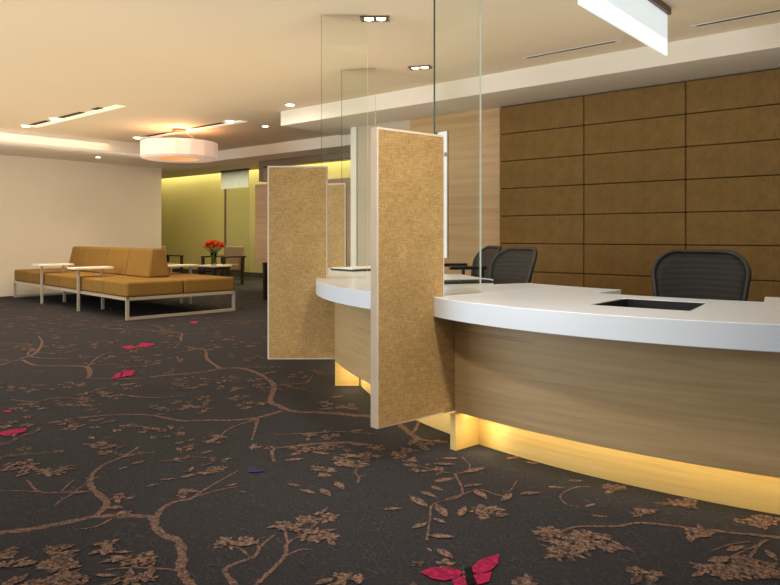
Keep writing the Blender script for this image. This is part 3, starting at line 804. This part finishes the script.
for x in (0, NL-q):
    g = MB(); g.box(x, -q, 0, x+q, 0, .245); g.box(x, -WD, 0, x+q, -WD+q, .245); g.box(x, -WD+q, 0, x+q, -q, q)
    g.build('end_frame', M['steel'], bench)
for x in (1.5, 3.0):
    for y in (-.30, -WD+q):
        g = MB(); g.box(x, y-q, 0, x+q, y, .245); g.build('leg', M['steel'], bench)
def bench_table(lx, ly, label, front=True, px=-.05):
    a = BA; p = Vector((-8.015, 4.366, 0))+Vector((lx*math.cos(a)-ly*math.sin(a), lx*math.sin(a)+ly*math.cos(a), 0))
    t = thing('bench_table', label, 'table', p, a, 'small tables set over the bench')
    b = MB(); b.box(-.15, -.27, .585, .15, .27, .612); b.build('table_top', M['table'], t, bevel=.004)
    f = .18 if front else -.185
    g = MB(); g.box(px, f-.016, 0, px+.032, f+.016, .585); g.build('post', M['steel'], t)
    g = MB(); g.box(px, -.14*(1 if front else -1)-.016, .478, px+.032, -.14*(1 if front else -1)+.016, .585); g.build('post', M['steel'], t)
    return t
bench_table(1.55, -.158, 'small off-white table over the bench front, nearer of the two')
bench_table(3.05, -.158, 'small off-white table over the bench front, farther left by the cream wall')
bench_table(1.35, -WD+.16, 'small off-white table over the far side of the bench, right of the backrest', False)

# ------------------------------------------------------------------ armchairs, side table and flowers
def armchair(label, loc, rz):
    t = thing('armchair', label, 'armchair', loc, rz, 'taupe armchairs with dark wood arms')
    b = MB(); b.box(-.27, -.29, .30, .27, .24, .44); b.build('seat', M['taupe_fabric'], t, bevel=.03, seg=3)
    b = MB(); vs = [(-.28, .20, .28), (.28, .20, .28), (.28, .30, .28), (-.28, .30, .28), (-.28, .30, .82), (.28, .30, .82), (.28, .38, .82), (-.28, .38, .82)]
    b.add(vs, [(3, 2, 1, 0), (4, 5, 6, 7), (0, 1, 5, 4), (1, 2, 6, 5), (2, 3, 7, 6), (3, 0, 4, 7)]); b.build('backrest', M['taupe_fabric'], t, bevel=.025, seg=3)
    for s in (-1, 1):
        a = MB(); a.box(s*.315-.03, -.33, .585, s*.315+.03, .36, .62); a.build('armrest', M['darkwood'], t, bevel=.01)
        for y0, y1, sl in ((-.32, -.26, -.02), (.25, .31, .06)):
            l = MB(); l.prism([(y0-sl*.5, 0), (y1-sl*.5, 0), (y1, .585), (y0, .585)], lambda p: (s*.315-.022, p[0], p[1]), lambda p: (s*.315+.022, p[0], p[1]))
            l.build('leg', M['darkwood'], t)
        r = MB(); r.box(s*.315-.018, -.26, .27, s*.315+.018, .25, .31); r.build('side_rail', M['darkwood'], t)
    return t
ac = armchair('taupe armchair with dark arms behind the orange flowers', (-12.38, 8.98, 0), R(8))
dup(ac, (-13.86, 8.40, 0), R(90), 'dark-armed chair half hidden behind the bench backrest')
dup(ac, (-8.52, 7.52, 0), R(0), 'taupe armchair almost hidden behind the left edge of the middle partition')
st = thing('side_table', 'small white-topped table with dark legs holding the flower vase', 'side table', (-11.62, 8.20, 0), R(8))
b = MB(); b.box(-.27, -.24, .43, .27, .24, .465); b.build('table_top', M['table'], st, bevel=.01)
b = MB(); b.box(-.24, -.21, .37, .24, .21, .43); b.build('apron', M['darkwood'], st)
for x in (-.215, .215):
    for y in (-.185, .185):
        b = MB(); b.box(x-.025, y-.025, 0, x+.025, y+.025, .37); b.build('leg', M['darkwood'], st)
vz = .466; vx, vy = -11.62, 8.20
b = MB(); b.lathe([(.055, 0), (.06, .01), (.05, .12), (.075, .24), (.07, .24), (.045, .12), (.052, .015)], n=20, cap=True)
v = b.build('flower_vase', M['vase'], smooth=True, loc=(vx, vy, vz)); tag(v, 'clear glass vase on the small side table', 'vase')
fl = thing('flower_bouquet', 'bunch of orange red flowers in the glass vase', 'flowers', (vx, vy, vz+.02))
b = MB(); rnd = random.Random(3); heads = []
for i in range(34):
    a = rnd.uniform(0, 6.283); rr = .20*math.sqrt(rnd.random()); h = .40-.9*rr*rr*2+rnd.uniform(-.03, .03)
    heads.append((rr*math.cos(a), rr*math.sin(a), h)); b.tube([(.02*math.cos(a), .02*math.sin(a), .0), (.025*math.cos(a+2), .025*math.sin(a+2), .16), heads[-1]], .005, 5)
b.build('stems', M['stem'], fl)
for x, y, z in heads:
    b = MB()
    for k in range(6):
        a = k*1.047+rnd.random(); d = Vector((math.cos(a), math.sin(a), .5)).normalized(); s = Vector((-math.sin(a), math.cos(a), 0))*.034
        p = Vector((x, y, z)); L = .095
        b.add([p, p+d*L*.5+s, p+d*L+Vector((0, 0, -.012)), p+d*L*.5-s], [(0, 1, 2, 3)])
        up = Vector((math.cos(a+.5)*.4, math.sin(a+.5)*.4, .9)).normalized()
        b.add([p, p+up*L*.5+s*.8, p+up*L*.9, p+up*L*.5-s*.8], [(0, 1, 2, 3)])
    b.build('blossom', M['flower'], fl)

# ------------------------------------------------------------------ screens and signs
ws = thing('wood_screen', 'pinkish maple screen standing behind the middle partition', 'screen', (-9.35, 8.66, 0))
b = MB(); b.box(-1.5, -.03, .49, 1.5, .03, 2.07); b.build('veneer_board', M['veneer_pink'], ws)
for x in (-1.2, 1.2):
    b = MB(); b.box(x-.03, -.025, 0, x+.03, .025, .49); b.build('leg', M['brownmetal'], ws)
def hanging_sign(label, loc, rz, w, h, track_drop, name='hanging_sign', mat='frost'):
    t = thing(name, label, 'sign', loc, rz)                  # origin on the ceiling, local x along the sign
    b = MB(); b.box(0, -.03, -.045, w+.01, .03, -.001); b.build('ceiling_track', M['brownmetal'], t)
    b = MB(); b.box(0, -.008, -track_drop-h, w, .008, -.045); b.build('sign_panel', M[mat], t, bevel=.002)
    return t
hanging_sign('blank white hanging panel on a brown track above the foreground counter', (-1.61, 3.475, CZ), R(90), 1.395, .285, .045)
hanging_sign('small blank white panel hanging from a dark track in front of the green wall', (-14.01, 10.1, CZ), 0, 1.07, .40, .045, mat='frost_far')
gs = thing('glass_wall_screen', 'tall greenish glass screen below the small far white panel', 'glass screen', (-13.4, 10.1, 0))
b = MB()
for y in (-.006, .006): b.add([(-.43, y, .002), (.5, y, .002), (.5, y, 2.19), (-.43, y, 2.19)], [(0, 1, 2, 3)])
b.build('glass_pane', M['glass_far'], gs)
b = MB(); b.box(-.47, -.02, 0, -.43, .02, 2.19); b.build('edge_post', M['brownmetal'], gs)

# ------------------------------------------------------------------ ceiling fittings
def frame(b, x0, y0, x1, y1, w, z0, z1, mi):
    b.box(x0, y0, z0, x1, y0+w, z1, mi); b.box(x0, y1-w, z0, x1, y1, z1, mi); b.box(x0, y0+w, z0, x0+w, y1-w, z1, mi); b.box(x1-w, y0+w, z0, x1, y1-w, z1, mi)
def twin_light(label, x, y, rz):
    t = thing('twin_downlight', label, 'ceiling light', (x, y, CZ), R(rz))
    b = MB(); frame(b, -.105, -.055, .105, .055, .012, -.012, -.001, 0); b.build('frame', M['brownmetal'], t)
    b = MB(); b.box(-.093, -.043, -.004, .093, .043, -.001); b.build('backing', M['slotdark'], t)
    for s in (-1, 1):
        b = MB(); b.lathe([(.033, -.010), (.033, -.004)], s*.044, 0, 20); b.build('lamp', M['lampglow'], t)
    return t
twin_light('twin ceiling downlight above the nearest partition, nearer the camera', -3.294, 3.712, 38)
twin_light('twin ceiling downlight seen left of the dark green glass edge', -3.93, 5.064, 24)
def round_light(label, x, y, z, r=.05):
    t = thing('round_downlight', label, 'ceiling light', (x, y, z))
    b = MB(); b.lathe([(r*1.3, -.006), (r*1.3, -.001)], n=24); b.build('rim', M['white'], t)
    b = MB(); b.lathe([(r, -.009), (r, -.0062)], n=24); b.build('lamp', M['lampglow'], t)
round_light('round downlight in the ceiling at the end of the white soffit', -6.247, 5.50, CZ)
round_light('small round downlight in the soffit above the cream wall', -11.853, 5.916, SZ, .035)
round_light('round downlight in the ceiling right of the drum pendant', -7.75, 6.35, CZ, .04)
def slot(label, x0, x1, y, spots, darks):
    t = thing('light_slot', label, 'ceiling light', (x0, y, CZ))
    L = x1-x0
    b = MB(); b.box(0, -.02, -.006, L, .10, -.001); b.build('reflector', M['slotglow'], t)
    for a, c in darks:
        b = MB(); b.box(L*a, -.09, -.006, L*c, -.022, -.001); b.build('dark_slot', M['slotdark'], t)
    for s in spots:
        b = MB(); b.lathe([(.05, -.012), (.05, -.001)], L*s, -.06, 16); b.build('lamp', M['lampglow'], t)
slot('long recessed light slot in the ceiling at the far left', -10.38, -7.85, 4.17, (.0, .37), ((.08, .28), (.44, .68), (.8, .87)))
slot('long recessed light slot in the ceiling above the drum pendant', -10.25, -7.62, 5.83, (.0, .93), ((.1, .44), (.56, .86)))
def vent(label, x0, x1, y):
    t = thing('air_vent', label, 'air vent', (x0, y, CZ)); L = x1-x0
    b = MB(); frame(b, -.03, -.035, L+.05, .035, .012, -.004, -.001, 0); b.build('frame', M['white'], t)
    b = MB(); b.box(0, -.018, -.003, L, .018, -.001); b.build('slot', M['vent'], t)
    b = MB(); b.box(0, -.003, -.005, L, .003, -.0032); b.build('blade', M['slotdark'], t)
vent('slim ceiling air vent left of the white hanging panel', -3.0, -2.2, 5.42)
vent('slim ceiling air vent at the top right corner', -1.57, .2, 5.42)
pd = thing('drum_pendant', 'round glowing pleated drum pendant hanging over the bench', 'pendant lamp', (-8.95, 5.71, CZ))
b = MB(); n = 16; ro, ri = .555, .28
def ringv(r, z): return [(r*math.cos(2*math.pi*j/n+.1), r*math.sin(2*math.pi*j/n+.1), z) for j in range(n)]
vs = ringv(ro, -.205)+ringv(ro, -.425)+ringv(ro-.05, -.45)+ringv(ri+.02, -.45)+ringv(ri, -.445)
b.add(vs, [(i*n+j, i*n+(j+1) % n, (i+1)*n+(j+1) % n, (i+1)*n+j) for i in range(4) for j in range(n)]); b.build('lamp_shade', M['shade'], pd)
b = MB(); vs = ringv(ri, -.446)+ringv(ri, -.24); b.add(vs, [(j, (j+1) % n, n+(j+1) % n, n+j) for j in range(n)]+[tuple(range(n, 2*n))]); b.build('inner_ring', M['shade_in'], pd)['label'] = 'orange glowing inner ring of the pendant'
b = MB(); b.add(ringv(ro-.01, -.215)+ringv(ri, -.215), [(j, (j+1) % n, n+(j+1) % n, n+j) for j in range(n)]); b.build('top_diffuser', M['shade'], pd)
for k in range(3):
    a = k*2.094; b = MB(); b.tube([(.08*math.cos(a), .08*math.sin(a), -.02), (.45*math.cos(a), .45*math.sin(a), -.21)], .002, 6); b.build('suspension_wire', M['steel'], pd)
b = MB(); b.lathe([(.10, -.03), (.10, -.0125)], n=20); b.build('canopy', M['brownmetal'], pd)

# ------------------------------------------------------------------ small things left on the counters
def arc_box(name, a0, a1, r0, r1, z0, z1, m, label, cat):
    ctr = pol((a0+a1)/2, (r0+r1)/2, z0); q = arc_plate(c_(a0), c_(a1), r0, r1, z0, z1, 1)
    b = MB(); b.add([tuple(Vector(p)-ctr) for p in q.v], q.f)
    return tag(b.build(name, m, loc=ctr, bevel=.003), label, cat)
t = thing('paper_tray', 'slim pale tray with dark rim on the farther white counter', 'tray', pol(215.5, 3.45, ZT+.001), R(-10))
b = MB(); b.box(-.16, -.22, 0, .16, .22, .014); b.build('tray_base', M['black'], t, bevel=.003)
b = MB(); b.box(-.15, -.21, .0145, .15, .21, .024); b.build('paper_stack', M['white'], t)
t = thing('keyboard', 'low dark keyboard lying beside the foot of the near glass screen', 'keyboard', pol(246.3, 3.05, ZT+.001), R(60))
b = MB(); b.box(-.2, -.07, 0, .2, .07, .012); b.build('case', M['black'], t, bevel=.003)
b = MB()
for i in range(12):
    for j in range(4): b.box(-.185+i*.031, -.058+j*.030, .0125, -.185+i*.031+.026, -.058+j*.030+.025, .017)
b.build('key_rows', M['black'], t)

# ------------------------------------------------------------------ light
def lamp(kind, name, loc, energy, col, rot=(0, 0, 0), **kw):
    l = bpy.data.lights.new(name, kind); l.energy = energy; l.color = col
    for k, v in kw.items(): setattr(l, k, v)
    o = bpy.data.objects.new(name, l); COL.objects.link(o); o.location = loc; o.rotation_euler = rot; return o
WARM = (1.0, .80, .55)
def spot(x, y, z, e, ang=95, tilt=(0, 0)): return lamp('SPOT', 'downlight_beam', (x, y, z-.03), e, WARM, (tilt[0], tilt[1], 0), spot_size=R(ang), spot_blend=.8, shadow_soft_size=.06)
for x, y in ((-3.294, 3.712), (-3.93, 5.064), (-6.247, 5.40), (-10.4, 4.15), (-9.4, 4.15), (-10.4, 5.75), (-7.5, 5.75)): spot(x, y, CZ, 45)
spot(-11.853, 5.916, SZ, 30)
lamp('POINT', 'pendant_bulb', (-8.896, 5.736, 2.50), 14, (1.0, .62, .34), shadow_soft_size=.1)
# cove above the green wall
lamp('AREA', 'cove_light', (-12.0, 10.8, 2.96), 130, (1.0, .94, .60), (0, 0, 0), shape='RECTANGLE', size=13, size_y=.2)
lamp('AREA', 'recess_light', (-12.5, 9.2, 2.6), 130, (1.0, .86, .52), (0, 0, 0), shape='RECTANGLE', size=7, size_y=1.0)  # unseen fill added to brighten the green recess
lamp('AREA', 'wall_wash', (-10.9, 2.5, 2.40), 42, (1.0, .86, .66), (0, R(62), 0), shape='RECTANGLE', size=.4, size_y=9)  # unseen fill added to brighten the cream wall
lamp('SPOT', 'partition_beam', (-.9, 1.75, 2.6), 150, (1.0, .90, .76), (R(24), R(30), 0), spot_size=R(95), spot_blend=1, shadow_soft_size=.12)  # spot added without a fitting to brighten the nearest partition
for ln in (L1, L2, L3):                       # point lights added under the counter to brighten each end pier
    p = pol(ln.atR(3.58, -.045)+1.9, 3.585, .09)
    lamp('POINT', 'pier_lamp', p, .55, (1.0, .80, .45), shadow_soft_size=.02)
lamp('SPOT', 'counter_beam', (-1.9, 1.1, 2.6), 105, (1.0, .94, .86), (R(34), 0, R(-8)), spot_size=R(80), spot_blend=1, shadow_soft_size=.12)  # spot added without a fitting to brighten the left counter front
# broad daylight from the glazed side behind the camera
d = lamp('AREA', 'window_daylight', (-6.8, -3.4, 1.5), 340, (.80, .90, 1.0), (R(90), 0, R(-16)), shape='RECTANGLE', size=5.0, size_y=2.4)
lamp('AREA', 'lounge_uplight', (-7.3, 2.4, 1.6), 118, (1.0, .79, .54), (R(180), 0, 0), shape='RECTANGLE', size=7.6, size_y=6.0)  # unseen upward fill added to brighten the lounge ceiling
lamp('AREA', 'counter_uplight', (-1.2, 1.4, 1.6), 52, (1.0, .91, .80), (R(180), 0, 0), shape='RECTANGLE', size=6, size_y=5.0)  # same added fill for the ceiling in front of the counter
lamp('AREA', 'staff_uplight', (-1.2, 4.9, 1.6), 10, (1.0, .84, .62), (R(180), 0, 0), shape='RECTANGLE', size=4, size_y=1.0)  # same added fill for the ceiling over the staff side
lamp('AREA', 'lounge_downlight', (-9.0, 2.6, 2.58), 200, (1.0, .84, .62), (0, 0, 0), shape='RECTANGLE', size=6.4, size_y=6.0)  # unseen broad fill added for general light on the lounge
lamp('AREA', 'counter_downlight', (-1.2, 4.4, 2.42), 20, (1.0, .88, .70), (0, 0, 0), shape='RECTANGLE', size=5, size_y=2.0)  # unseen broad fill added over the staff side of the counter
# ambient fill through the open sides, warm to cooler along X
W = bpy.data.worlds.new('world'); scene.world = W; W.use_nodes = True
bg = W.node_tree.nodes['Background']
tc = W.node_tree.nodes.new('ShaderNodeTexCoord'); sp = W.node_tree.nodes.new('ShaderNodeSeparateXYZ'); rp = W.node_tree.nodes.new('ShaderNodeValToRGB')
mr = W.node_tree.nodes.new('ShaderNodeMapRange'); mr.inputs['From Min'].default_value = -1; mr.inputs['From Max'].default_value = 1
W.node_tree.links.new(tc.outputs['Generated'], sp.inputs[0]); W.node_tree.links.new(sp.outputs['X'], mr.inputs['Value']); W.node_tree.links.new(mr.outputs[0], rp.inputs[0])
e = rp.color_ramp.elements; e[0].position = .3; e[0].color = (1.0, .80, .56, 1); e[1].position = .85; e[1].color = (.62, .64, .67, 1)
W.node_tree.links.new(rp.outputs[0], bg.inputs['Color']); bg.inputs['Strength'].default_value = .5

cam = bpy.data.cameras.new('camera'); co = bpy.data.objects.new('camera', cam); COL.objects.link(co)
co.location = (0, 0, 1.06); co.rotation_euler = (R(90), 0, math.atan2(.6473, .7625))
cam.sensor_width = 36; cam.lens = 36*683/780; cam.shift_y = -57/780; cam.clip_start = .05
scene.camera = co
scene.view_settings.view_transform = 'Standard'; scene.view_settings.look = 'None'
scene.view_settings.exposure = 0.0
scene.cycles.use_denoising = True; scene.cycles.max_bounces = 10; scene.cycles.diffuse_bounces = 5; scene.cycles.transparent_max_bounces = 24
scene.cycles.sample_clamp_indirect = 6; scene.cycles.caustics_reflective = False
